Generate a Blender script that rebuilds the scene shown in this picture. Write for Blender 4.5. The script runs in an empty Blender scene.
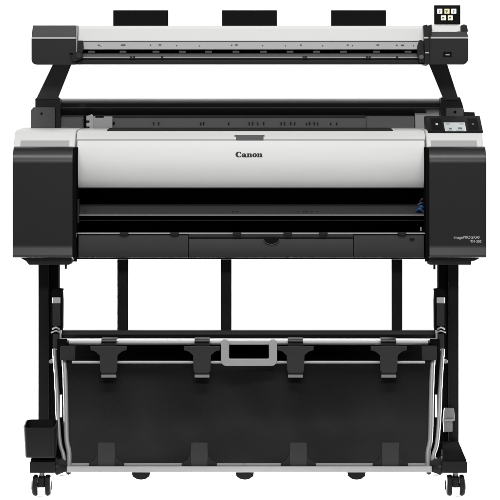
import bpy, bmesh, math, random
from mathutils import Vector, Matrix
random.seed(7)
SC = bpy.context.scene
COL = SC.collection
# ------------------------------------------------------------------ scale of the machine
S = 0.00272            # metres per drawing unit on the plane of the side covers (machine is 1.29 m wide)
D = 8.0                # camera distance
YC = 200.0             # eye level in drawing units
ZC = (496 - YC) * S * (D - 0.2) / D
def XW(px, Y=0.0): return (px - 250) * S * (D + Y) / D
def ZW(py, Y=0.0): return ZC + (YC - py) * S * (D + Y) / D

# ------------------------------------------------------------------ materials
def mat(name, col, rough=0.5, metal=0.0, spec=0.5, bump=0.0, bscale=900, var=0.0, coat=0.0, emit=None, estr=1.0, vscale=6):
    m = bpy.data.materials.new(name); m.use_nodes = True
    nt = m.node_tree; b = nt.nodes['Principled BSDF']
    b.inputs['Base Color'].default_value = (*col, 1)
    b.inputs['Roughness'].default_value = rough
    b.inputs['Metallic'].default_value = metal
    b.inputs['Specular IOR Level'].default_value = spec
    b.inputs['Coat Weight'].default_value = coat
    b.inputs['Coat Roughness'].default_value = 0.15
    tc = nt.nodes.new('ShaderNodeTexCoord')
    if bump > 0:
        n = nt.nodes.new('ShaderNodeTexNoise'); n.inputs['Scale'].default_value = bscale
        n.inputs['Detail'].default_value = 2
        bp = nt.nodes.new('ShaderNodeBump'); bp.inputs['Strength'].default_value = bump
        bp.inputs['Distance'].default_value = 0.001
        nt.links.new(tc.outputs['Object'], n.inputs['Vector'])
        nt.links.new(n.outputs['Fac'], bp.inputs['Height'])
        nt.links.new(bp.outputs['Normal'], b.inputs['Normal'])
    if var > 0:
        n2 = nt.nodes.new('ShaderNodeTexNoise'); n2.inputs['Scale'].default_value = vscale
        n2.inputs['Detail'].default_value = 4
        nt.links.new(tc.outputs['Object'], n2.inputs['Vector'])
        mr = nt.nodes.new('ShaderNodeMapRange')
        mr.inputs['To Min'].default_value = max(0, rough - var); mr.inputs['To Max'].default_value = rough + var
        nt.links.new(n2.outputs['Fac'], mr.inputs['Value'])
        nt.links.new(mr.outputs['Result'], b.inputs['Roughness'])
    if emit:
        b.inputs['Emission Color'].default_value = (*emit, 1)
        b.inputs['Emission Strength'].default_value = estr
    return m
M = {
 'pod':    mat('charcoal_plastic', (.013,.013,.013), .34, spec=.42, bump=.05, bscale=1400, var=.02),
 'cap':    mat('charcoal_gloss_plastic', (.013,.013,.013), .32, spec=.36, bump=.06, bscale=1400, var=.03),
 'black':  mat('black_plastic', (.006,.006,.006), .45, spec=.30, bump=.2, var=.06),
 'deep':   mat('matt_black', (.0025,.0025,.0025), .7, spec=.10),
 'white':  mat('off_white_plastic', (.67,.67,.66), .42, spec=.35, bump=.06, bscale=1600, var=.04),
 'grey':   mat('mid_grey_plastic', (.10,.10,.10), .5, spec=.3, bump=.2, var=.05),
 'panelgrey': mat('back_panel_grey', (.21,.21,.21), .5, spec=.3, bump=.2, var=.05),
 'matt': mat('matt_steel_paint', (.006,.006,.006), .9, spec=.0, bump=.2),
 'tube': mat('satin_tube_grey', (.27,.27,.27), .45, metal=.2, bump=.05, var=.08, vscale=20),
 'platen': mat('platen_grey', (.042,.042,.042), .5, spec=.3, bump=.1, var=.06, vscale=15),
 'armgrey': mat('arm_grey_paint', (.040,.040,.040), .5, spec=.3, bump=.15, var=.05),
 'mattgrey': mat('matt_grey_plastic', (.032,.032,.032), .9, spec=.0, bump=.2),
 'pale': mat('pale_zinc', (.62,.62,.62), .5, spec=.4, bump=.1, var=.08, vscale=30),
 'panel': mat('control_panel_black', (.007,.007,.007), .6, spec=.12),
 'dgrey':  mat('dark_grey_plastic', (.020,.020,.020), .48, spec=.30, bump=.2, var=.05),
 'lgrey':  mat('light_grey_metal', (.33,.33,.33), .45, spec=.4, bump=.1, var=.08, vscale=30),
 'table':  mat('scan_table_grey', (.34,.34,.34), .4, spec=.4, var=.08, vscale=30),
 'recess': mat('recess_grey', (.38,.38,.37), .5, spec=.3),
 'silver': mat('satin_aluminium', (.50,.50,.50), .36, metal=.75, bump=.05, bscale=600, var=.08, vscale=20),
 'silverp':mat('grey_silver_paint', (.34,.34,.34), .4, metal=.2, bump=.05, var=.06, vscale=20),
 'chrome': mat('bright_metal', (.75,.75,.75), .22, metal=1.0, var=.08, vscale=25),
 'steel':  mat('black_powder_steel', (.003,.003,.003), .45, spec=.22, bump=.3, bscale=1100, var=.07),
 'cloth':  mat('black_basket_fabric', (.0018,.0018,.0021), .50, spec=.15, bump=.5, bscale=700, var=.08),
 'clip':   mat('grey_clip_plastic', (.019,.019,.019), .48, spec=.35, bump=.25, var=.06),
 'rubber': mat('caster_rubber', (.008,.008,.008), .5, spec=.12, bump=.15, var=.08, vscale=40),
 'ink':    mat('ink_black', (.004,.004,.004), .5, spec=.2),
 'print':  mat('light_grey_print', (.55,.55,.55), .5),
 'blue':   mat('blue_ink_tube', (.012,.05,.14), .5, spec=.5),
 'red':    mat('dark_red_tube', (.05,.008,.01), .4),
 'screen': mat('screen_black', (.002,.002,.002), .3, spec=.08),
 'icon':   mat('icon_cream', (.7,.68,.5), .4, emit=(.86,.85,.76), estr=.45),
 'iconw':  mat('icon_white', (.8,.8,.78), .4, emit=(.9,.9,.9), estr=.5),
 'icony':  mat('icon_yellow', (.7,.66,.35), .4, emit=(.8,.75,.42), estr=.45),
 'lcd':    mat('pale_lcd', (.40,.42,.42), .25, emit=(.55,.60,.61), estr=.35),
 'lcdink': mat('lcd_ink', (.12,.16,.17), .4),
 'backdrop': mat('white_studio_paper', (.93,.93,.93), .9, spec=.1),
}

# ------------------------------------------------------------------ mesh helpers
class O:   # bookkeeping of world origins
    org = {}
def link(name, me, m, parent, origin=None, smooth=35):
    if origin is None:
        vs = [v.co for v in me.vertices]
        origin = Vector([(min(v[i] for v in vs) + max(v[i] for v in vs)) / 2 for i in range(3)])
    origin = Vector(origin)
    me.transform(Matrix.Translation(-origin))
    me.materials.clear(); me.materials.append(m)
    me.polygons.foreach_set('use_smooth', [True] * len(me.polygons))
    me.set_sharp_from_angle(angle=math.radians(smooth))
    o = bpy.data.objects.new(name, me); COL.objects.link(o)
    wn = o.modifiers.new('weighted_normals', 'WEIGHTED_NORMAL'); wn.keep_sharp = True; wn.weight = 80
    o.parent = parent
    o.location = origin - (O.org[parent.name] if parent else Vector((0,0,0)))
    O.org[o.name] = origin
    return o
def bev(bm, w, seg=2):
    if w <= 0: return
    bm.normal_update()
    es = [e for e in bm.edges if len(e.link_faces) == 2 and e.calc_face_angle(0) > 0.45]
    bmesh.ops.bevel(bm, geom=es, offset=w, segments=seg, profile=.6, affect='EDGES', clamp_overlap=True)
def done(bm, name, m, parent, w=0, seg=2, origin=None, smooth=35):
    bmesh.ops.recalc_face_normals(bm, faces=bm.faces)
    bev(bm, w, seg)
    bmesh.ops.recalc_face_normals(bm, faces=bm.faces)
    me = bpy.data.meshes.new(name); bm.to_mesh(me); bm.free()
    return link(name, me, m, parent, origin, smooth)
def prism(bm, ring_a, ring_b):
    a = [bm.verts.new(p) for p in ring_a]; b = [bm.verts.new(p) for p in ring_b]
    n = len(a)
    bm.faces.new(a); bm.faces.new(list(reversed(b)))
    for i in range(n): bm.faces.new((a[i], b[i], b[(i+1) % n], a[(i+1) % n]))
def a_box(bm, x0, x1, y0, y1, Y0, Y1):
    """front face given in drawing units at depth Y0, straight back to Y1"""
    X0, X1, Z0, Z1 = XW(x0, Y0), XW(x1, Y0), ZW(y1, Y0), ZW(y0, Y0)
    r = [(X0, Z0), (X1, Z0), (X1, Z1), (X0, Z1)]
    prism(bm, [(x, Y0, z) for x, z in r], [(x, Y1, z) for x, z in r])
def a_poly(bm, pts, Y0, Y1):
    prism(bm, [(XW(x, Y0), Y0, ZW(y, Y0)) for x, y in pts], [(XW(x, Y0), Y1, ZW(y, Y0)) for x, y in pts])
def a_prof(bm, x0, x1, pts, Yr=None):
    """side profile (depth, drawing height) swept across the machine"""
    Yr = pts[0][0] if Yr is None else Yr
    prism(bm, [(XW(x0, Yr), Y, ZW(y, Y)) for Y, y in pts], [(XW(x1, Yr), Y, ZW(y, Y)) for Y, y in pts])
def B(name, m, parent, x0, x1, y0, y1, Y0, Y1, w=.001, seg=2):
    bm = bmesh.new(); a_box(bm, x0, x1, y0, y1, Y0, Y1); return done(bm, name, M[m], parent, w, seg)
def PO(name, m, parent, pts, Y0, Y1, w=.001, seg=2):
    bm = bmesh.new(); a_poly(bm, pts, Y0, Y1); return done(bm, name, M[m], parent, w, seg)
def PR(name, m, parent, x0, x1, pts, w=.001, Yr=None, seg=2, smooth=35):
    bm = bmesh.new(); a_prof(bm, x0, x1, pts, Yr); return done(bm, name, M[m], parent, w, seg, smooth=smooth)
def smooth_path(pts, n=6):
    out = []
    P = [Vector(p) for p in pts]
    for i in range(len(P) - 1):
        p0 = P[max(i-1, 0)]; p1 = P[i]; p2 = P[i+1]; p3 = P[min(i+2, len(P)-1)]
        for k in range(n):
            t = k / n
            out.append(.5 * ((2*p1) + (p2-p0)*t + (2*p0-5*p1+4*p2-p3)*t*t + (3*p1-p0-3*p2+p3)*t**3))
    out.append(P[-1]); return out
def a_tube(bm, P, r, seg=16, flat=1.0):
    P = [Vector(p) for p in P]; rings = []
    up = None
    for i, p in enumerate(P):
        t = (P[min(i+1, len(P)-1)] - P[max(i-1, 0)]).normalized()
        if up is None:
            up = Vector((0, 1, 0)) if abs(t.y) < .9 else Vector((0, 0, 1))
        a = t.cross(up).normalized(); up = a.cross(t).normalized()
        rr = r[i] if isinstance(r, (list, tuple)) else r
        rings.append([bm.verts.new(p + a * math.cos(q) * rr + up * math.sin(q) * rr * flat)
                      for q in [2*math.pi*k/seg for k in range(seg)]])
    for A, Bq in zip(rings, rings[1:]):
        for k in range(seg): bm.faces.new((A[k], A[(k+1) % seg], Bq[(k+1) % seg], Bq[k]))
    bm.faces.new(rings[0]); bm.faces.new(list(reversed(rings[-1])))
def W(px, py, Y): return Vector((XW(px, Y), Y, ZW(py, Y)))
def T(name, m, parent, pts, r, sm=6, seg=16, flat=1.0):
    bm = bmesh.new(); P = [W(*p) for p in pts]
    a_tube(bm, smooth_path([tuple(p) for p in P], sm) if sm > 1 else P, r, seg, flat)
    return done(bm, name, M[m], parent, 0, smooth=50)
def a_lathe_x(bm, c, prof, seg=32):
    """revolve (x offset, radius) round an axis along X through c"""
    rings = []
    for dx, r in prof:
        rings.append([bm.verts.new((c[0]+dx, c[1]+r*math.cos(q), c[2]+r*math.sin(q))) for q in [2*math.pi*k/seg for k in range(seg)]])
    for A, Bq in zip(rings, rings[1:]):
        for k in range(seg): bm.faces.new((A[k], A[(k+1) % seg], Bq[(k+1) % seg], Bq[k]))
    bm.faces.new(rings[0]); bm.faces.new(list(reversed(rings[-1])))
def a_disc(bm, px, py, r, Y0, Y1, seg=24):
    c = W(px, py, Y0)
    ring = [(c.x + r*math.cos(2*math.pi*k/seg), c.z + r*math.sin(2*math.pi*k/seg)) for k in range(seg)]
    prism(bm, [(x, Y0, z) for x, z in ring], [(x, Y1, z) for x, z in ring])
def dup(o, dx, dy, dz, parent=None):
    c = o.copy(); COL.objects.link(c)
    if parent is not None: c.parent = parent
    d = Vector((dx, dy, dz)) if parent is None else Vector((0,0,0))
    c.location = o.location + d
    O.org[c.name] = O.org[o.name] + Vector((dx, dy, dz))
    for ch in list(o.children):
        g = ch.copy(); COL.objects.link(g); g.parent = c; g.location = ch.location.copy()
        O.org[g.name] = O.org[ch.name] + Vector((dx, dy, dz))
    return c

# ------------------------------------------------------------------ the machine
root = bpy.data.objects.new('large_format_printer', None); COL.objects.link(root)
root.empty_display_size = .2
root['label'] = 'wide black and white printer with scanner bar on top and wheeled stand with basket'
root['category'] = 'printer'
O.org[root.name] = Vector((0, 0, 0))
MC = 249.0
def mx(x): return 2*248.5 - x

# ---------- main body shell
body = PR('printer_body', 'deep', root, 74, 427, [(.24,188),(.24,232),(.12,238),(.12,256.5),(.50,256.5),(.52,131),(.40,129.8),(.30,132)], .002)
# centre lid of the printer, curved front
lid_prof = [(.415,127.8),(.19,130.6),(.165,131.6),(.142,134.6),(.128,137.2),(.120,139.3)]
top_lid = PR('top_cover', 'white', root, 76.3, 425.5, lid_prof + [(.120,150),(.30,160),(.415,160)], .0012, Yr=.118)
front_pts = [(.112,140.5)]
for k in range(15):
    a = k / 14
    # convex front that rolls from facing up to facing slightly down
    ang = math.radians(24 - 62 * a**1.6)
    front_pts.append((None, ang))
y, z = .112, ZW(140.5, .112)
H = ZW(140.5, .112) - ZW(187.3, .05)
segs = [p[1] for p in front_pts[1:]]
L = H / sum(math.cos(s) for s in segs)
pts = [(y, z)]
for s_ in segs:
    y -= math.sin(s_) * L; z -= math.cos(s_) * L; pts.append((y, z))
def inv(Yv, Z): return YC - (Z - ZC) * D / (S * (D + Yv))
fp = [(a, inv(a, b)) for a, b in pts]
fc = PR('front_cover', 'white', root, 76.3, 425.5, fp + [(fp[-1][0] + .014, fp[-1][1] + .2), (.13, 165), (.135, 141)], .0012, Yr=.06, smooth=25)
B('bottom_lip', 'grey', fc, 77, 425, 186.9, 188.2, fp[-1][0] + .004, fp[-1][0] + .03, .0004)
# handle recess in the seam
PR('handle_recess', 'grey', top_lid, 236, 263.5, [(.1145,140.2),(.1295,136.0),(.15,135.8),(.15,140.2)], .0004)
B('seam_gap', 'lgrey', top_lid, 77, 425, 139.3, 141.0, .1180, .1215, .0002)
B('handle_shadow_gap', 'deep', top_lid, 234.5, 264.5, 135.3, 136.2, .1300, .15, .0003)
# paper slot on top
PR('paper_slot', 'deep', top_lid, 107, 393, [(.182,131.2),(.182,129.9),(.33,127.7),(.33,133),(.182,133)], .0004)

# ---------- logo lettering (filled outlines)
def glyph_obj(name, contours, h, ox, oz, Yd, parent, m, depth=.0003, tilt=0.0):
    cu = bpy.data.curves.new(name, 'CURVE'); cu.dimensions = '2D'; cu.fill_mode = 'BOTH'; cu.extrude = depth; cu.offset = .00036
    for c in contours:
        sp = cu.splines.new('POLY'); sp.points.add(len(c) - 1); sp.use_cyclic_u = True
        for i, (x, y_) in enumerate(c): sp.points[i].co = (x*h, y_*h, 0, 1)
    t = bpy.data.objects.new(name, cu); COL.objects.link(t)
    dg = bpy.context.evaluated_depsgraph_get(); me = bpy.data.meshes.new_from_object(t.evaluated_get(dg))
    bpy.data.objects.remove(t); bpy.data.curves.remove(cu)
    me.transform(Matrix.Translation((ox, Yd, oz)) @ Matrix.Rotation(math.radians(90) - tilt, 4, 'X'))
    return link(name, me, M[m], parent)
def arc(cx, cy, rx, ry, a0, a1, n=14):
    return [(cx + rx*math.cos(math.radians(a0+(a1-a0)*k/n)), cy + ry*math.sin(math.radians(a0+(a1-a0)*k/n))) for k in range(n+1)]
def shift(c, dx): return [(x+dx, y_) for x, y_ in c]
gl = []
# C : cap height 1.0
C_ = arc(.62,.5,.60,.52,52,308,26)
C_ = [(1.02,.86),(1.08,.60),(.98,.60)] + arc(.72,.5,.30,.42,62,90,4) + arc(.72,.5,.36,.44,90,270,18) + arc(.72,.5,.32,.44,270,300,4) + [(1.06,.30),(1.10,.20)] + arc(.62,.5,.62,.53,312,48,26)
gl.append(C_)
x = 1.16
a_out = arc(.42,.46,.34,.24,165,40,8) + [(.80,.56),(.82,.16),(.86,.08),(.96,.08),(.96,0),(.60,-.02),(.54,.06)] + arc(.32,.16,.27,.18,300,120,12) + [(.30,.38),(.50,.42),(.50,.54)] + arc(.40,.54,.10,.08,0,180,6) + [(.28,.50)] + arc(.17,.49,.10,.08,0,-200,6)
gl.append(shift(a_out, x)); gl.append(shift(arc(.42,.20,.11,.115,0,350,12), x))
def n_gl(x):
    n = [(0,.68),(.36,.70),(.38,.58)] + arc(.64,.48,.26,.22,125,0,9) + [(.90,.10),(1.0,.08),(1.0,0),(.54,0),(.54,.08),(.62,.10),(.62,.46)] + arc(.52,.46,.10,.10,0,120,5) + [(.38,.50),(.38,.10),(.46,.08),(.46,0),(0,0),(0,.08),(.10,.10),(.10,.56),(0,.60)]
    return shift(n, x)
x = 2.16; gl.append(n_gl(x))
x = 3.22; gl.append(shift(arc(.42,.35,.42,.37,0,350,28), x)); gl.append(shift(arc(.42,.35,.13,.27,0,350,20), x))
x = 4.12; gl.append(n_gl(x))
gh = 5.3 * S
# surface depth of the cover at the logo height
def cover_y(py):
    for (a, b), (c, d) in zip(fp, fp[1:]):
        if b <= py <= d: 
            t = (py-b)/(d-b); return a + (c-a)*t, math.atan2(c-a, ZW(b,a)-ZW(d,c))
    return fp[-1][0], 0
ly, lt = cover_y(157.0)
ly2, _ = cover_y(151.7)
tl = math.atan2(ly2 - ly, ZW(151.7, ly2) - ZW(157.0, ly))
glyph_obj('logo_lettering', gl, gh, XW(235.6, ly), ZW(157.0, ly), ly - .0006, fc, 'ink', tilt=tl)

def text(name, s, size, px, py, Yd, parent, m, align='RIGHT', sx=1.0, bold=0.0):
    cu = bpy.data.curves.new(name, 'FONT'); cu.body = s; cu.size = size; cu.align_x = align; cu.extrude = .0002; cu.offset = bold
    t = bpy.data.objects.new(name, cu); COL.objects.link(t)
    dg = bpy.context.evaluated_depsgraph_get(); me = bpy.data.meshes.new_from_object(t.evaluated_get(dg))
    bpy.data.objects.remove(t); bpy.data.curves.remove(cu)
    me.transform(Matrix.Translation((XW(px, Yd), Yd, ZW(py, Yd))) @ Matrix.Rotation(math.radians(90), 4, 'X') @ Matrix.Diagonal((sx, 1, 1, 1)))
    return link(name, me, M[m], parent)

# ---------- black side covers and white end housings
pod_prof = [(.16,146.2)] + [(.050*(1-math.sin(t)), 146.6 + 17.0*(1-math.cos(t))**1.0) for t in [math.pi/2*k/14 for k in range(15)]]
pod_prof += [(0,244.5),(-.0003,246.4),(-.0010,248.4),(-.0048,255.4),(-.0048,256.3),(-.003,257.3),(.03,257.9),(.34,257.9),(.34,152)]
def pod(x0, x1, side):
    p = PR('side_cover', 'pod', root, x0, x1, pod_prof, .0055, Yr=0, seg=3)
    return p
pL = pod(12.6, 72.6, -1); pR = pod(429.3, 486.3, 1)
# narrow black flank between cover and side pod
PR('inner_flank', 'matt', pL, 72.9, 76.0, [(.02,147.2),(.008,160),(.008,252),(.02,261.6),(.045,261.6),(.055,257.2),(.30,257.2),(.30,147)], .001, Yr=0)
PR('inner_flank', 'matt', pR, 426.0, 429.0, [(.02,147.2),(.008,160),(.008,252),(.02,261.6),(.045,261.6),(.055,257.2),(.30,257.2),(.30,147)], .001, Yr=0)
def white_end(x0, x1, r0, r1):
    e = PR('end_housing', 'white', root, x0, x1, [(.42,127.6),(.15,130.0),(.122,131.3),(.105,134),(.085,139.5),(.064,145),(.054,151),(.05,160),(.05,200),(.36,200),(.42,180)], .003, Yr=.1, seg=3)
    PR('recess_panel', 'recess', e, r0, r1, [(.0797,140.4),(.0625,144.9),(.0585,147.3),(.075,148),(.12,148),(.12,140.4)], .0006, Yr=.08)
    return e
eL = white_end(14.6, 75.4, 20.8, 69.5)
eR = white_end(426.2, 482.4, 430.6, 476.6)
# undersides of the side covers with steps
def under(pts, par):
    return PO('underside_tray', 'mattgrey', par, pts, .022, .12, .0015)
under([(20.5,258.0),(70,258.0),(71.5,262),(69,264.8),(29,264.8),(26,261)], pL)
under([(429,258.0),(480,258.0),(474.5,260.8),(471.5,261),(471,264.8),(429.6,264.8),(429,262)], pR)
B('peg', 'black', pL, 64.6, 67.0, 264, 269, .05, .06, .001)
B('peg', 'black', pR, 433.2, 435.6, 264, 269.4, .05, .06, .001)
text('model_lettering', 'imagePROGRAF', .0105, 480.2, 238.6, -.0004, pR, 'print', sx=1.02)
text('model_lettering', 'TM-300', .0095, 481.4, 242.6, -.0004, pR, 'print', sx=1.0)

# ---------- paper exit
ex = PR('exit_guide', 'platen', root, 76.2, 425.8, [(.165,204),(.085,214),(.09,215.8),(.20,216)], .0008, Yr=.1)
B('front_edge_strip', 'lgrey', ex, 78, 424, 214.6, 215.6, .081, .0845, .0003)
B('guide_ridge', 'dgrey', ex, 78, 424, 219.8, 221.0, .11, .14, .0004)
for px in (232, 236, 297, 303, 306, 311, 316, 84): B('guide_tab', 'deep', ex, px, px+1.8, 211.5, 213, .099, .11, .0002)
B('side_bracket', 'dgrey', ex, 76.8, 79.0, 199, 223, .07, .10, .0006)
# ink tubes at the right end of the carriage path
tb = T('ink_tube', 'blue', root, [(417.5,214,.12),(418.5,209,.10),(421.5,206.8,.09),(425,209,.10)], .005, 5)
T('tube_loop', 'blue', tb, [(416,211,.095),(420,209,.087),(424,212.5,.09)], .004, 5)
T('tube_loop', 'blue', tb, [(418,205,.1),(421.5,203.2,.1),(425,204,.11)], .003, 5)
T('red_tube', 'red', tb, [(420,202.5,.13),(422,199,.13),(424.5,201,.13)], .003, 5)
B('carriage_latch', 'lgrey', root, 420.2, 421.6, 227, 231, .075, .08, .0003)

# lower drawers
def lower(x0, x1, top):
    p = PR('lower_panel', 'dgrey', root, x0, x1, [(.039,top+.3),(.034,top+1.4),(.028,249),(.029,257.4),(.10,257.6),(.10,top)], .0011, Yr=.03)
    return p
lp1 = lower(78.4, 188.3, 234.2); lp3 = lower(353.8, 424.0, 234.2); lp2 = lower(188.9, 353.2, 237.8)
B('exit_lip', 'lgrey', root, 77.4, 425.2, 232.8, 233.9, .034, .10, .0004)
B('lip_backing', 'dgrey', lp2, 188.9, 353.2, 234.1, 237.5, .034, .09, .0005)
bm = bmesh.new()
c = [(271.5 + 8*math.cos(a), 239.0 + 5.0*math.sin(a)) for a in [math.pi*k/12 for k in range(13)]]
a_poly(bm, c, .0265, .0285); done(bm, 'finger_recess', M['deep'], lp2, 0)
T('recess_rim', 'grey', lp2, [(263.4,239,.026),(265.6,242.3,.026),(271.5,244.4,.026),(277.4,242.3,.026),(279.6,239,.026)], .0006, 4)
nt0 = None
for px in (124, 174.5, 237, 287.7, 323.3, 402):
    n_ = PO('roller_notch', 'black', root, [(px-4.3,232.2),(px+4.3,232.2),(px+4.3,234.2),(px+2.6,235.6),(px-2.6,235.6),(px-4.3,234.2)], .027, .06, .0006)
B('drawer_catch', 'deep', lp3, 409.5, 414.5, 238.4, 239.6, .026, .029, .0002)
B('end_pin', 'silverp', root, 75.4, 76.6, 233, 237, .02, .03, .0003)
B('base_pan', 'black', root, 76.5, 426, 256.8, 259.2, .045, .50, .001)

# ---------- rear: roll cover, back panel
rc = PR('roll_cover', 'cap', root, 59.5, 441.0, [(.52,98.6),(.49,98.8),(.462,100.4),(.446,103.5),(.440,108),(.446,112),(.46,116.5),(.60,117),(.66,112),(.66,104),(.62,99.6),(.57,98.4)], .002, Yr=.45, seg=3)
bp = PR('back_panel', 'panelgrey', root, 60, 366, [(.455,115.2),(.43,117.4),(.415,130),(.50,131),(.50,115.2)], .001, Yr=.43)
B('top_ridge', 'dgrey', bp, 112.5, 365, 116.6, 117.6, .424, .428, .0003)
for px in (153, 158, 200, 203, 228, 248.5, 252, 257, 263, 280.5, 284, 290, 294, 306, 309, 313.5, 317, 330, 336):
    B('guide_slot', 'black', bp, px, px+1.3, 121.8+random.random(), 124.8, .414, .424, .0002)
bp2 = PR('back_panel', 'panelgrey', root, 366.4, 413.8, [(.45,115.6),(.425,116.5),(.405,130),(.50,131),(.50,115.6)], .001, Yr=.42)
PR('pillar', 'pale', root, 415.2, 427.4, [(.47,110.8),(.43,115),(.41,130),(.50,131),(.50,111)], .001, Yr=.42)
sp_ = B('sensor_plate', 'pale', root, 92.2, 112.2, 116.4, 128.8, .395, .43, .0006)
PO('sensor_bracket', 'silver', sp_, [(86.2,116),(90,115.2),(91.6,114),(93.2,115.6),(93.2,128.6),(89.6,128.6),(89.6,126.6),(86.4,126.4),(86.4,123.2),(89.4,122.8),(89.4,120.4),(86.4,120.4)], .392, .40, .0004)
B('sensor_gap', 'deep', sp_, 95.4, 103.8, 116.2, 117.6, .392, .396, .0002)
B('sensor_hole', 'deep', sp_, 113.0, 114.4, 121.8, 124.4, .41, .43, .0002)
B('sensor_edge', 'deep', sp_, 83.6, 85.8, 115.4, 128.6, .40, .43, .0003)

# ---------- scanner arms and mounts
def arm(pts, Yt, Yb, th=.028):
    (ax,ay),(bx,by),(cx,cy),(dx,dy) = pts     # top-left, top-right, bottom-right, bottom-left
    bm = bmesh.new()
    f = [W(ax,ay,Yt), W(bx,by,Yt), W(cx,cy,Yb), W(dx,dy,Yb)]
    prism(bm, [tuple(v) for v in f], [tuple(v + Vector((0, th, .006))) for v in f])
    return done(bm, 'support_arm', M['armgrey'], root, .002, 2)
aL = arm([(54,62),(72.5,62),(57.5,99.5),(36,99.5)], .355, .375)
aR = arm([(428,62),(446.5,62),(458.8,100),(443.6,100)], .355, .375)
# left mount
mL = PO('arm_mount', 'grey', root, [(30.6,110.5),(33.4,107.2),(54.8,107.2),(54.8,128.6),(30.6,128.6)], .36, .46, .0016)
PO('mount_block', 'black', mL, [(35.2,98.6),(38,97.2),(58.8,97.2),(60.2,99),(60.2,128.6),(55.4,128.6),(55.4,108.4),(35.2,108.4)], .38, .47, .0014)
bm = bmesh.new(); a_disc(bm, 41.5, 113.6, .0032, .3585, .362); done(bm, 'mount_screw', M['deep'], mL)
# right mount
mR = PO('arm_mount', 'steel', root, [(441,97.2),(460,97.2),(462.5,104),(464.5,112),(474.5,112.2),(475.4,117.5),(441,117.5)], .38, .47, .0014)
B('mount_plate', 'grey', mR, 446.2, 463.6, 107.8, 115.6, .362, .385, .0014)
bm = bmesh.new(); a_disc(bm, 455.0, 112.0, .0040, .360, .364); done(bm, 'mount_screw', M['deep'], mR)

# ---------- control panel
cp = PR('control_panel', 'panel', root, 426.6, 481.4, [(.225,115.8),(.108,131.5),(.112,133.0),(.26,133.0),(.30,116.5)], .0016, Yr=.17)
def on_panel(px0, px1, py0, py1, lift=.0012):
    def Yat(py): return .225 + (.108-.225) * (py-115.8)/(131.5-115.8)
    ya, yb = Yat(py0) - lift, Yat(py1) - lift
    return [(ya,py0),(yb,py1),(yb+.004,py1),(ya+.004,py0)]
dsp = PR('display', 'lcd', cp, 444.2, 465.4, on_panel(0,0,122.4,131.2), .0003, Yr=.15)
for (u0,u1,v0,v1) in ((448.4,451.2,127.8,129.4),(457.5,461.8,127.4,129.2),(446.6,452,130,130.5),(455,463,130,130.5),(446,450,123.6,124.3),(460,464,123.6,124.3)):
    PR('screen_mark', 'lcdink', dsp, u0, u1, on_panel(0,0,v0,v1,.002), 0, Yr=.15)
PR('panel_key', 'print', cp, 435.4, 437.8, on_panel(0,0,123.2,125), .0003, Yr=.17)
PR('panel_key', 'grey', cp, 471.6, 473.8, on_panel(0,0,123.2,125), .0003, Yr=.17)
PR('panel_key_field', 'deep', cp, 431, 442, on_panel(0,0,118.4,130,.0006), .0003, Yr=.17)
PR('panel_key_field', 'deep', cp, 467.5, 478, on_panel(0,0,118.4,130,.0006), .0003, Yr=.17)

# ---------- scanner
sc = PR('scanner_body', 'black', root, 78, 428, [(.214,58.6),(.214,64.4),(.40,58.0),(.42,40),(.40,29),(.25,29),(.25,50)], .0015, Yr=.21)
PR('scanner_lid', 'white', sc, 78.2, 423.6, [(.41,28.4),(.39,26.5),(.235,25.9),(.222,26.2),(.2145,27.2),(.211,29),(.205,40.9),(.24,41.3),(.41,41)], .0010, Yr=.205, seg=2)
PR('document_table', 'table', sc, 82, 419.6, [(.2075,41.6),(.2015,49.0),(.212,50.0),(.249,50.0),(.249,41.2)], .0006, Yr=.21)
for px, wd, py in ((98,1.6,44.6),(100.5,.8,45.8),(121,3.2,44.4),(124.2,1.2,44.2),(150,1.2,44.4),(158.6,2.6,44.2),(176,1.2,45),(199,1,45.4),(231,1.4,44.6),(235,2.6,44.2),(262,1.2,45),(285,1,45.2),(300,1.6,44.4),(322,1.2,45.2),(347,1.6,44.4),(352,1,45),(376.5,2.6,44.3),(396,1.6,44.6),(401,3,44.6),(413,1,45)):
    B('table_mark', 'grey', sc, px, px+wd, py, py+.9, .2025, .21, 0)
bm = bmesh.new(); a_box(bm, 80, 421, 49.6, 53.4, .238, .25); done(bm, 'feed_slot', M['deep'], sc, .0003)
for px in (91.5,123,156,182.5,208.5,236,263.5,290,316.5,343.5,376.5,408):
    bm = bmesh.new(); c = W(px, 51.7, .224); a_lathe_x(bm, c, [(-.0095,.0012),(-.009,.0029),(.009,.0029),(.0095,.0012)], 14)
    done(bm, 'feed_roller', M['pale'], sc, 0)
ft = PR('feed_tray', 'grey', sc, 80.4, 421, [(.218,53.0),(.204,56.8),(.205,58.2),(.213,59.4),(.24,59.4)], .0005, Yr=.21)
B('tray_edge', 'lgrey', sc, 80.4, 421, 57.0, 58.1, .2015, .2046, .0004)
for px in (131, 133.8, 162, 303.5, 306, 367, 369.5, 397):
    B('tray_knob', 'black', ft, px-.9, px+1.1, 56.0, 58.8, .198, .206, .0005)
B('front_bar', 'black', sc, 79, 423.5, 59.6, 64.4, .203, .2138, .0012)
# paper guides standing behind the lid
def guide(x0, x1):
    bm = bmesh.new(); f = [(x0, 27.4), (x1, 27.4), (x1, 10.4), (x0, 10.4)]
    ys = [.33, .33, .332, .332]
    P = [W(a, b, q) for (a, b), q in zip(f, ys)]
    prism(bm, [tuple(p) for p in P], [tuple(p + Vector((0, .004, .001))) for p in P])
    g = done(bm, 'paper_guide', M['deep'], sc, .0012)
    return g
guide(113.2, 168.2); guide(222, 277); guide(331, 386)
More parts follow.
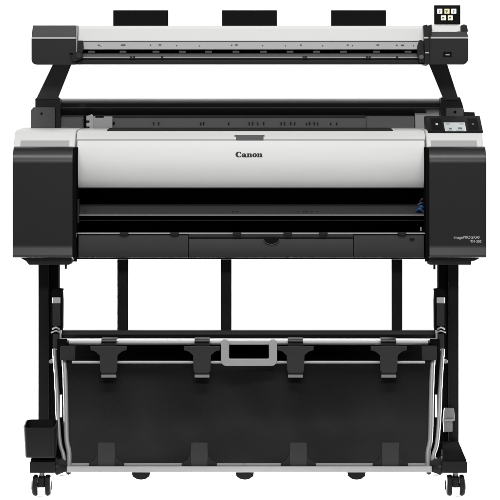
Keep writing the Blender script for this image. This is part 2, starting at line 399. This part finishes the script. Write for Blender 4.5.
# left cap
cLp = [(31.6,36.8),(32.9,25.6),(76.4,25.6),(75.6,38.0),(75.6,64.6),(36.2,64.6),(31.4,60.4)]
def cap(pts, seam, seamx, light_x):
    bm = bmesh.new(); a_poly(bm, pts, .195, .43)
    for v in bm.verts:                                 # upper part leans back
        if v.co.y < .3 and v.co.z > ZW(seam, .195) + .001: v.co.y += .030
    # split so that the front keeps a clean crease
    return done(bm, 'end_cap', M['cap'], sc, .0022, 3)
def cap2(xl0, xl1, xr0, xr1, top, seam, bot, ch_left):
    """upper leaning section + lower upright box in one mesh"""
    bm = bmesh.new()
    if ch_left: low = [(xl0,seam),(xr1,seam),(xr1,bot),(xl0+5.4,bot),(xl0+2.9,bot-.6),(xl0+.9,bot-2.2),(xl0,bot-4.8)]
    else:       low = [(xl0,seam),(xr1,seam),(xr1,bot-6.4),(xr1-.6,bot-3.6),(xr1-2.2,bot-1.4),(xr1-4.8,bot),(xl0,bot)]
    a_poly(bm, low, .195, .43)
    a = [W(xl0,seam-.3,.195), W(xr1,seam-.3,.195), W(xr1-xr0,top,.199), W(xl0+xl1,top,.199)]
    b = [Vector((v.x, .43, v.z)) for v in a]
    prism(bm, [tuple(v) for v in a], [tuple(v) for v in b])
    for v in bm.verts:
        if v.co.y > .3 and v.co.z < ZW(bot-6, .195): v.co.z += .016
    return done(bm, 'end_cap', M['cap'], sc, .0018, 3)
cl = cap2(31.4, 1.4, 0.0, 75.8, 25.4, 38.0, 64.8, True)
cr = cap2(429.2, 0, 1.4, 468.4, 31.6, 37.8, 64.6, False)
B('end_plate', 'black', sc, 75.2, 80.5, 41, 64.0, .200, .24, .001)
B('end_plate', 'black', sc, 421, 430, 41, 64.0, .202, .24, .001)
tr = B('bright_line', 'silver', sc, 31.9, 75.6, 37.3, 39.0, .1925, .20, .0004)  # silver strip stands in for light caught on the crease
PO('bright_line', 'lgrey', sc, [(76.2,25.4),(77.8,25.4),(77.4,38),(77.2,52),(75.9,52),(75.9,38)], .196, .24, .0004)  # light edge of the cap, put in as a pale strip
B('bright_line', 'silver', sc, 430.6, 468.2, 37.0, 38.6, .1925, .20, .0004)  # right crease highlight, also put in as a silver strip
# hinge hardware at both ends of the feed slot
hw = PO('latch', 'black', sc, [(77.6,40.5),(82.8,40.5),(83.6,47),(82,54),(83,58),(79,60),(73,62),(71,58),(73.4,53.4),(69,53),(70,52.2),(77.6,52)], .185, .22, .0012)
bm = bmesh.new(); a_disc(bm, 78.6, 55.8, .0075, .181, .186); done(bm, 'latch_roller', M['dgrey'], sc, .0012)
PO('latch', 'black', sc, [(419.4,40),(422.4,40),(423,44),(424,52),(424.6,62),(419.6,63),(417.4,55),(417.4,46)], .183, .22, .0012)
bm = bmesh.new(); a_disc(bm, 421.4, 57, .0065, .178, .184); done(bm, 'latch_roller', M['grey'], sc, .0012)
PO('hinge_bracket', 'black', sc, [(423.2,25.4),(426.6,24.4),(427.8,25.6),(431.6,24.2),(431.8,31),(430.0,38),(429.0,64.2),(424.6,63.6),(424.4,40)], .186, .30, .0012)
B('bright_line', 'silver', sc, 423.8, 428.4, 37.0, 38.6, .182, .187, .0004)  # crease highlight carried on across the bracket in silver
B('bright_line', 'silver', sc, 425.4, 429.0, 52.2, 53.4, .182, .187, .0004)
# block under the touch screen
PR('screen_base', 'white', sc, 432.2, 460.4, [(.245,31.4),(.262,25.6),(.36,25.0),(.36,31.4)], .0015, Yr=.25)
PO('hinge_bracket', 'cap', sc, [(460.8,25.4),(464,24.2),(467.0,25.4),(468.2,31.6),(460.8,31.6)], .235, .38, .0014)
B('usb_port', 'deep', sc, 443.2, 451.6, 51.8, 56.6, .1925, .1965, .0006)
B('port_mark', 'print', sc, 445.6, 449.6, 54.4, 55.2, .1915, .194, .0002)
# touch screen
ts = PR('touch_screen', 'screen', root, 434, 460.2, [(.262,24.4),(.264,5.2),(.276,5.2),(.274,24.8)], .0016, Yr=.27)
def icon(px, py, m, w=2.5, h=2.4):
    Yc_ = .262 + (24.4-py)/(24.4-5.2)*.002 - .0010
    PR('screen_icon', m, ts, px-w, px+w, [(Yc_-.0001,py+h),(Yc_+.0004,py-h),(Yc_+.004,py-h),(Yc_+.003,py+h)], .0003, Yr=.27)
    return Yc_
for px, py, m in ((439.6,11.2,'iconw'),(446.8,11.2,'icony'),(453.6,11.2,'iconw'),(443.3,17.8,'icon'),(450.2,17.8,'icon')):
    Yc_ = icon(px, py, m)
    dx = .5 if m == 'iconw' else -.3
    B('icon_mark', 'lcdink', ts, px-1.0+dx, px+.9, py-.9, py+.3, Yc_-.0012, Yc_+.001, 0)
    B('icon_mark', 'lcdink', ts, px-.9, px+.3, py+.9, py+1.3, Yc_-.0014, Yc_+.001, 0)

# ---------- stand
def leg(x0, x1, xm):
    l = B('stand_leg', 'steel', root, x0, x1, 264.0, 463, .19, .25, .003, 3)
    # inner column half of the leg, set back a little
    return l
def stand(side):
    m = (lambda x: x) if side < 0 else mx
    def b(n, mt, par, x0, x1, *r, **k):
        a, c = sorted((m(x0), m(x1))); return B(n, mt, par, a, c, *r, **k)
    def p(n, mt, par, pts, *r, **k): return PO(n, mt, par, [(m(x), y) for x, y in pts], *r, **k)
    def t(n, mt, par, pts, *r, **k): return T(n, mt, par, [(m(q[0]),)+tuple(q[1:]) for q in pts], *r, **k)
    l = b('stand_leg', 'steel', root, 38.2, 48.6, 264.2, 462.4, .17, .26, w=.003, seg=3)
    b('leg_channel', 'matt', l, 48.8, 58.4, 264.2, 462.4, .18, .25, w=.004, seg=3)
    f = p('stand_foot', 'steel', root, [(29.6,461.6),(54.6,461.6),(54.6,473.2),(29.6,473.2)], -.215, .46, w=.003, seg=3)
    bm = bmesh.new()
    tq = [W(m(30.2),461.2,-.212), W(m(54.4),461.2,-.212), W(m(54.4),441,.166), W(m(38.4),441,.166)]
    zf = ZW(461.6,-.215) + .0004
    prism(bm, [tuple(v + Vector((0,0,.002 if k < 2 else 0))) for k, v in enumerate(tq)], [(v.x, v.y, zf) for v in tq])
    done(bm, 'foot_ramp', M['matt'], f, .001)
    # basket arm hardware beside the leg
    h = p('basket_hinge', 'matt', root, [(53,289.5),(58,288.5),(63,289.2),(61.8,291),(62.4,300),(62.2,328),(61,333),(60,348),(52.4,348),(51.6,330),(50.6,320),(51.2,304)], .06, .12, w=.002)
    b('hinge_sleeve', 'lgrey', h, 52.2, 60.2, 297.4, 303.4, .054, .066, w=.0015)
    b('hinge_lever', 'mattgrey', h, 52.6, 60.0, 304.2, 326.0, .052, .064, w=.002)
    sp = t('hinge_spring', 'silver', h, [(52.4,329.2,.05),(55.8,327.4,.045),(59.4,329.4,.05)], .0026, 5)
    t('hinge_spring', 'silver', h, [(51.2,332.6,.05),(55.8,331.0,.045),(59.8,332.2,.05)], .0022, 5)
    b('hinge_pin', 'lgrey', h, 59.6, 61.2, 330.4, 346, .03, .04, w=.0006)
    b('hinge_foot', 'mattgrey', h, 53, 58.4, 334, 349, .04, .06, w=.0015)
    b('rod_clamp', 'mattgrey', root, 60.2, 75.0, 346.6, 360.4, -.075, -.02, w=.0014)
    # two curved tubes
    t('basket_tube', 'tube', root, [(54.2,349.5,.02),(55.4,365,-.01),(56.6,385,-.05),(58.0,420,-.11),(60.2,444,-.15),(63.4,455,-.17),(64.2,466,-.18)], .0055, 6)
    t('basket_tube', 'tube', root, [(64.2,360.5,-.06),(65.0,375,-.08),(65.8,400,-.11),(66.6,438,-.155),(69.0,452,-.17),(69.0,466.5,-.18)], .0066, 6)
    p('tube_sleeve', 'matt', root, [(58.6,418),(62.4,418),(65.5,446),(65.5,462),(55,462),(56.4,440)], -.09, -.06, w=.001)
    p('side_web', 'matt', root, [(57.0,339.4),(66.3,339.4),(66.5,380),(64,394),(60,395),(57.6,380)], -.02, .02, w=.001)
    k = p('pivot_knuckle', 'black', root, [(54.9,456),(58,459.5),(62,458.5),(66.6,462),(67.0,471.6),(61,473.6),(56.4,475.4),(54.9,473)], -.19, -.13, w=.0025)
    bm = bmesh.new(); a_disc(bm, m(57), 466.5, .005, -.196, -.188); done(bm, 'pivot_bolt', M['dgrey'], k, .001)
    bm = bmesh.new(); a_disc(bm, m(62.6), 468, .0058, -.197, -.188); done(bm, 'pivot_bolt', M['steel'], k, .001)
    bm = bmesh.new(); a_disc(bm, m(51.0), 361.5, .0055, .125, .17); done(bm, 'leg_bolt', M['silverp'], l, .001)
stand(-1); stand(1)
# small silver brake / latch plate on the right leg
lt_ = PO('latch_plate', 'panelgrey', root, [(444.4,408.2),(453.8,408.2),(455.0,420.5),(452.4,421.4),(452.4,431.6),(443.8,432.2),(443.2,419.5)], .152, .172, .0012)
PO('latch_fold', 'lgrey', lt_, [(445,419.6),(453.4,419.0),(453.6,420.6),(445,421.2)], .146, .153, .0004)
# rear posts and beams
post = B('rear_post', 'steel', root, 117, 128.4, 259.4, 333, .125, .146, .002)
dup(post, XW(226.1-122.7+250, .125), 0, 0); dup(post, XW(397.0-122.7+250, .125), 0, 0)
cb = PR('cross_beam', 'steel', root, 60.6, 437.4, [(.115,329.8),(.092,330.8),(.084,334.5),(.090,338.4),(.11,339.6),(.15,339.6),(.15,329.8)], .0015, Yr=.09, seg=3)

# casters
def caster(cx, Y):
    r = 10.4 * S
    zc = r
    X0 = XW(cx, Y)
    bm = bmesh.new()
    # fork / body between the wheels
    w = .0088
    pr = [(Y-.016, zc-.006), (Y-.018, zc+.004), (Y-.012, zc+.022), (Y+.012, zc+.026), (Y+.020, zc+.010), (Y+.014, zc-.006)]
    prism(bm, [(X0-w, a, b) for a, b in pr], [(X0+w, a, b) for a, b in pr])
    body_ = done(bm, 'caster', M['rubber'], root, .003, 3)
    bm = bmesh.new(); a_tube(bm, [(X0, Y+.004, zc+.018), (X0, Y+.004, zc+.042)], .0075, 14); done(bm, 'caster_stem', M['silverp'], body_, 0)
    bm = bmesh.new(); a_lathe_x(bm, (X0, Y, zc), [(-.0185,.005),(-.0175,.0058),(.0175,.0058),(.0185,.005)], 16); done(bm, 'axle', M['dgrey'], body_, 0)
    for sd in (-1, 1):
        # twin wheel: domed outside, hollow inside
        bm = bmesh.new(); c = (X0 + sd*.0185, Y, zc)
        pf = [(-.0070,r*.30),(-.0078,r*.55),(-.0086,r*.86),(-.0080,r*.95),(-.005,r*.995),(-.001,r),(.003,r*.97),(.0058,r*.86),(.0076,r*.6),(.0082,r*.3),(.0082,.002)]
        if sd < 0: pf = [(-a, b) for a, b in pf]
        a_lathe_x(bm, c, pf, 40); done(bm, 'wheel', M['rubber'], body_, 0, smooth=50)
        bm = bmesh.new(); a_lathe_x(bm, (X0 + sd*.0265, Y, zc), [(-.001,r*.46),(.0006,r*.44),(.0010,r*.2)], 24); done(bm, 'hub_cap', M['matt'], body_, 0)
    return body_
c1 = caster(41.7, -.19); 
dup(c1, XW(455.6, -.19) - XW(41.7, -.19), 0, 0)
c3 = dup(c1, .018, .60, 0)
dup(c1, XW(455.6, -.19) - XW(41.7, -.19) - .018, .60, 0)

# ---------- accessory bin on the left leg
bm = bmesh.new()
Yb0, Yb1 = -.235, -.115
def rr(x0, x1, y0, y1, rad, n=5):
    out = []
    for cx, cy, a0 in ((x1-rad, y1-rad, 0), (x0+rad, y1-rad, 90), (x0+rad, y0+rad, 180), (x1-rad, y0+rad, 270)):
        for k in range(n+1):
            a = math.radians(a0 + 90*k/n); out.append((cx + rad*math.cos(a), cy + rad*math.sin(a)))
    return out
def loop(x0, x1, Y0, Y1, zf, zb, rad):
    L_ = rr(x0, x1, Y0, Y1, rad); return [bm.verts.new((x, y, zf + (zb-zf)*(y-Y0)/(Y1-Y0))) for x, y in L_]
X0, X1 = XW(23.0, Yb0), XW(55.4, Yb0)
zt, zb_, zbot = ZW(428.2, Yb0), ZW(419.6, Yb1), ZW(458.4, Yb0)
outer = [loop(X0+.005, X1-.001, Yb0+.012, Yb1-.002, zbot, zbot, .012),
         loop(X0+.004, X1-.001, Yb0+.008, Yb1, zbot+.005, zbot+.005, .014),
         loop(X0, X1, Yb0, Yb1, zt, zb_, .016)]
inner = [loop(X0+.003, X1-.003, Yb0+.003, Yb1-.003, zt+.0006, zb_+.0006, .013),
         loop(X0+.006, X1-.004, Yb0+.010, Yb1-.005, zbot+.010, zbot+.010, .012)]
seq = outer + inner
for A, B_ in zip(seq, seq[1:]):
    n = len(A)
    for k in range(n): bm.faces.new((A[k], A[(k+1) % n], B_[(k+1) % n], B_[k]))
bm.faces.new(seq[0]); bm.faces.new(seq[-1])
bin_ = done(bm, 'accessory_bin', M['steel'], root, 0)
B('bin_hook', 'black', bin_, 40, 56, 424, 458, -.113, -.02, .001)

# ---------- catch basket
def cloth(name, rows, x0f, x1f, nx, mt, parent, amp=.002, thick=.0016):
    """rows: list of (py, Y); cloth between the two side tubes, with sag and soft folds"""
    bm = bmesh.new(); g = []
    R_ = smooth_path([(0, y, p) for p, y in rows], 8)
    nr = len(R_)
    for j, q in enumerate(R_):
        Y, py = q.y, q.z; row = []; v = j / (nr-1)
        for i in range(nx+1):
            u = i / nx; px = x0f(v) + (x1f(v) - x0f(v)) * u
            e = math.sin(math.pi*u)**.5 * math.sin(math.pi*v)
            yy = Y + amp*e*(math.sin(u*17+v*3) + .6*math.sin(u*31-v*5+1) + .5*math.sin(v*9+u*4)) + .012*e
            p = W(px, py, yy); row.append(bm.verts.new(p))
        g.append(row)
    for j in range(nr-1):
        for i in range(nx): bm.faces.new((g[j][i], g[j][i+1], g[j+1][i+1], g[j+1][i]))
    bmesh.ops.recalc_face_normals(bm, faces=bm.faces)
    bmesh.ops.solidify(bm, geom=list(bm.faces), thickness=thick)
    me = bpy.data.meshes.new(name); bm.to_mesh(me); bm.free()
    return link(name, me, M[mt], parent, smooth=60)
bk = cloth('basket_fabric', [(362.5,-.075),(382,-.079),(418,-.108),(448,-.154),(463.6,-.178)], lambda v: 66.5+1.5*v, lambda v: 430.5-1.5*v, 90, 'cloth', root, amp=.005)
# rear sheet of the basket, hanging from the upper rod
cloth('basket_fabric', [(343.8,.012),(345.6,.03),(352,.045),(362,.07),(400,.12),(450,.02),(464,-.10),(465.0,-.165)], lambda v: 62, lambda v: 435, 60, 'cloth', root, amp=.0015)
rod1 = T('basket_rod', 'silverp', root, [(66.6,342.8,.0),(430.4,342.8,.0)], .0062, 1, 20)
rod2 = T('basket_rod', 'silverp', root, [(72,362.2,-.085),(425,362.2,-.085)], .0037, 1, 20)
for x_ in (66.6, 430.4):
    T('rod_end', 'black', rod1, [(x_-2.4,342.8,0),(x_+2.4,342.8,0)], .0068, 1, 14)
# handle
bm = bmesh.new()
hp = [(220.8,341.2),(223,339.6),(226.6,339.6),(229.2,341.4),(229.0,357.6),(229.8,358.8),(268.2,358.8),(269.0,357.6),(268.8,341.4),(271.2,339.6),(274.8,339.6),(277.2,341.2),(277.0,360.6),(276.2,363.4),(274.4,365.3),(271.6,366.1),(226.2,366.1),(223.4,365.3),(221.6,363.4),(220.9,360.6)]
n = len(hp)
def ydep(py): return -.100 + (.0 - -.0) * (366-py)/26
a_poly(bm, hp, -.103, -.090)
done(bm, 'basket_handle', M['silverp'], root, .0026, 3)
B('handle_bridge', 'silverp', bpy.data.objects['basket_handle'], 228.8, 269.2, 341.6, 344.6, -.099, -.090, .0012)
# lower rods and rail
T('basket_rod', 'silverp', root, [(70,464.4,-.176),(428,464.4,-.176)], .0032, 1, 16)
B('basket_rail', 'silverp', root, 66.8, 432.0, 466.4, 472.4, -.205, -.175, .0022, 3)
for px in (110, 244.6, 380): 
    bm = bmesh.new(); a_disc(bm, px, 464.6, .0022, -.184, -.177); done(bm, 'rail_screw', M['silverp'], bpy.data.objects['basket_rail'], .0004)
# rubber bumpers below the rail
for px in (141, 244.8, 356.6):
    pts = [(px-9.4,472.0),(px+9.4,472.0),(px+8.6,476.4),(px+4.6,479.2),(px,479.9),(px-4.6,479.2),(px-8.6,476.4)]
    PO('rail_bumper', 'rubber', root, pts, -.198, -.17, .0022, 3)
# upper clips
def clip_up(px):
    k = PO('basket_clip', 'clip', root, [(px-18.2,346.2),(px+18.2,346.2),(px+18.0,350.2),(px+13.2,351.6),(px+8.9,355.4),(px+8.5,370.8),(px+6.6,373.4),(px-6.6,373.4),(px-8.5,370.8),(px-8.9,355.4),(px-13.2,351.6),(px-18.0,350.2)], -.102, -.095, .0016)
    bm = bmesh.new(); a_prof(bm, px-7.6, px+7.6, [(-.097,347.6),(-.097,344.2),(-.080,339.4),(-.03,337.4),(.012,338.0),(.012,339.0),(-.03,338.9),(-.074,341.0),(-.089,344.8),(-.089,347.6)], -.1)
    done(bm, 'clip_hook', M['black'], k, .0006)
    bm = bmesh.new(); a_prof(bm, px-7.4, px+7.4, [(-.101,374.6),(-.108,375.8),(-.106,377.6),(-.092,377.6),(-.092,374.6)], -.11)
    done(bm, 'clip_lip', M['panelgrey'], k, .0006)
    B('clip_band', 'black', k, px-7.4, px+7.4, 372.6, 375.0, -.100, -.090, .0004)
    B('clip_ridge', 'grey', k, px-7.2, px+7.2, 340.0, 341.4, -.094, -.088, .0004)
    return k
for px in (108.6, 202.0, 295.6, 388.8): clip_up(px)
def clip_low(px):
    k = PO('lower_basket_clip', 'clip', root, [(px-8.3,442.6),(px+8.3,442.6),(px+8.6,456),(px+8.2,466.6),(px-8.2,466.6),(px-8.6,456)], -.198, -.186, .0014)
    return PO('clip_base', 'black', k, [(px-8.9,455.0),(px-8.9,466.9),(px+8.9,466.9),(px+8.9,455.0),(px+12.4,460.2),(px+17.4,462.6),(px+17.8,467.0),(px-17.8,467.0),(px-17.4,462.6),(px-12.4,460.2)][0:0] or [(px-17.8,467.0),(px-17.4,462.6),(px-12.4,460.2),(px-9.4,455.0),(px+9.4,455.0),(px+12.4,460.2),(px+17.4,462.6),(px+17.8,467.0)], -.2085, -.1985+.012, .0012) if False else (k, PO('clip_base', 'black', k, [(px-17.8,467.0),(px-17.4,462.6),(px-12.4,460.2),(px-9.4,455.0),(px+9.4,455.0),(px+12.4,460.2),(px+17.4,462.6),(px+17.8,467.0)], -.195, -.183, .0012))
for px in (106.4, 199.2, 298.4, 390.4): clip_low(px)

# ------------------------------------------------------------------ studio sweep
bm = bmesh.new()
prof = [(-1.0, 0), (2.6, 0)] + [(2.6 + 1.6*math.sin(a), 1.6 - 1.6*math.cos(a)) for a in [math.pi/2*k/16 for k in range(1, 17)]] + [(4.2, 5.0)]
A = [bm.verts.new((-5, y, z)) for y, z in prof]; Bv = [bm.verts.new((5, y, z)) for y, z in prof]
for i in range(len(prof)-1): bm.faces.new((A[i], Bv[i], Bv[i+1], A[i+1]))
bm.normal_update()
me = bpy.data.meshes.new('studio_floor'); bm.to_mesh(me); bm.free()
fl = link('floor', me, M['backdrop'], None, origin=(0, 0, 0), smooth=60); fl['kind'] = 'structure'

# ------------------------------------------------------------------ light
w = bpy.data.worlds.new('World'); SC.world = w; w.use_nodes = True
w.node_tree.nodes['Background'].inputs['Color'].default_value = (1, 1, 1, 1)
w.node_tree.nodes['Background'].inputs['Strength'].default_value = .13
def area(name, loc, target, sx, sy, power, spread=180, col=(1, 1, 1)):
    l = bpy.data.lights.new(name, 'AREA'); l.shape = 'RECTANGLE'; l.size = sx; l.size_y = sy; l.energy = power
    l.color = col; l.spread = math.radians(spread)
    o = bpy.data.objects.new(name, l); COL.objects.link(o); o.location = loc
    o.rotation_euler = (Vector(target) - Vector(loc)).to_track_quat('-Z', 'Y').to_euler()
    return o
area('overhead_softbox', (0, -.2, 3.4), (0, .1, .6), 3.0, 1.2, 10)
area('front_softbox', (0, -2.9, 4.9), (0, 0, .8), 4.0, .9, 184)
area('added_fill_light', (0, -5.0, 3.0), (0, 0, .9), 2.6, .6, 78)  # unseen fill light, added to brighten the back panel under the scanner
area('backdrop_lamp', (-2.2, 1.4, 3.2), (-.6, 3.8, .6), 1.2, .8, 42, 140)
area('backdrop_lamp', (2.2, 1.4, 3.2), (.6, 3.8, .6), 1.2, .8, 42, 140)
area('added_floor_light', (-2.4, 1.7, .38), (.1, .1, -.15), 1.4, .3, 13, 36)  # unseen side lights, added to whiten the floor under the machine
area('added_floor_light', (2.4, 1.7, .38), (-.1, .1, -.15), 1.4, .3, 13, 36)
area('added_rear_floor_light', (-1.35, 1.9, .5), (0, .12, -.12), 1.2, .3, 42, 44)  # unseen lights from behind, added to lift the shade below the basket
area('added_rear_floor_light', (1.35, 1.9, .5), (0, .12, -.12), 1.2, .3, 42, 44)

# ------------------------------------------------------------------ camera
cam = bpy.data.cameras.new('camera'); co = bpy.data.objects.new('camera', cam); COL.objects.link(co)
co.location = (0, -D, ZC); co.rotation_euler = (math.radians(90), 0, 0)
cam.sensor_width = 36; cam.lens = 36 * D / (500 * S); cam.shift_y = -(250 - YC) / 500
cam.clip_end = 100
SC.camera = co
SC.view_settings.view_transform = 'Standard'; SC.view_settings.look = 'None'
SC.view_settings.exposure = 0; SC.view_settings.gamma = 1
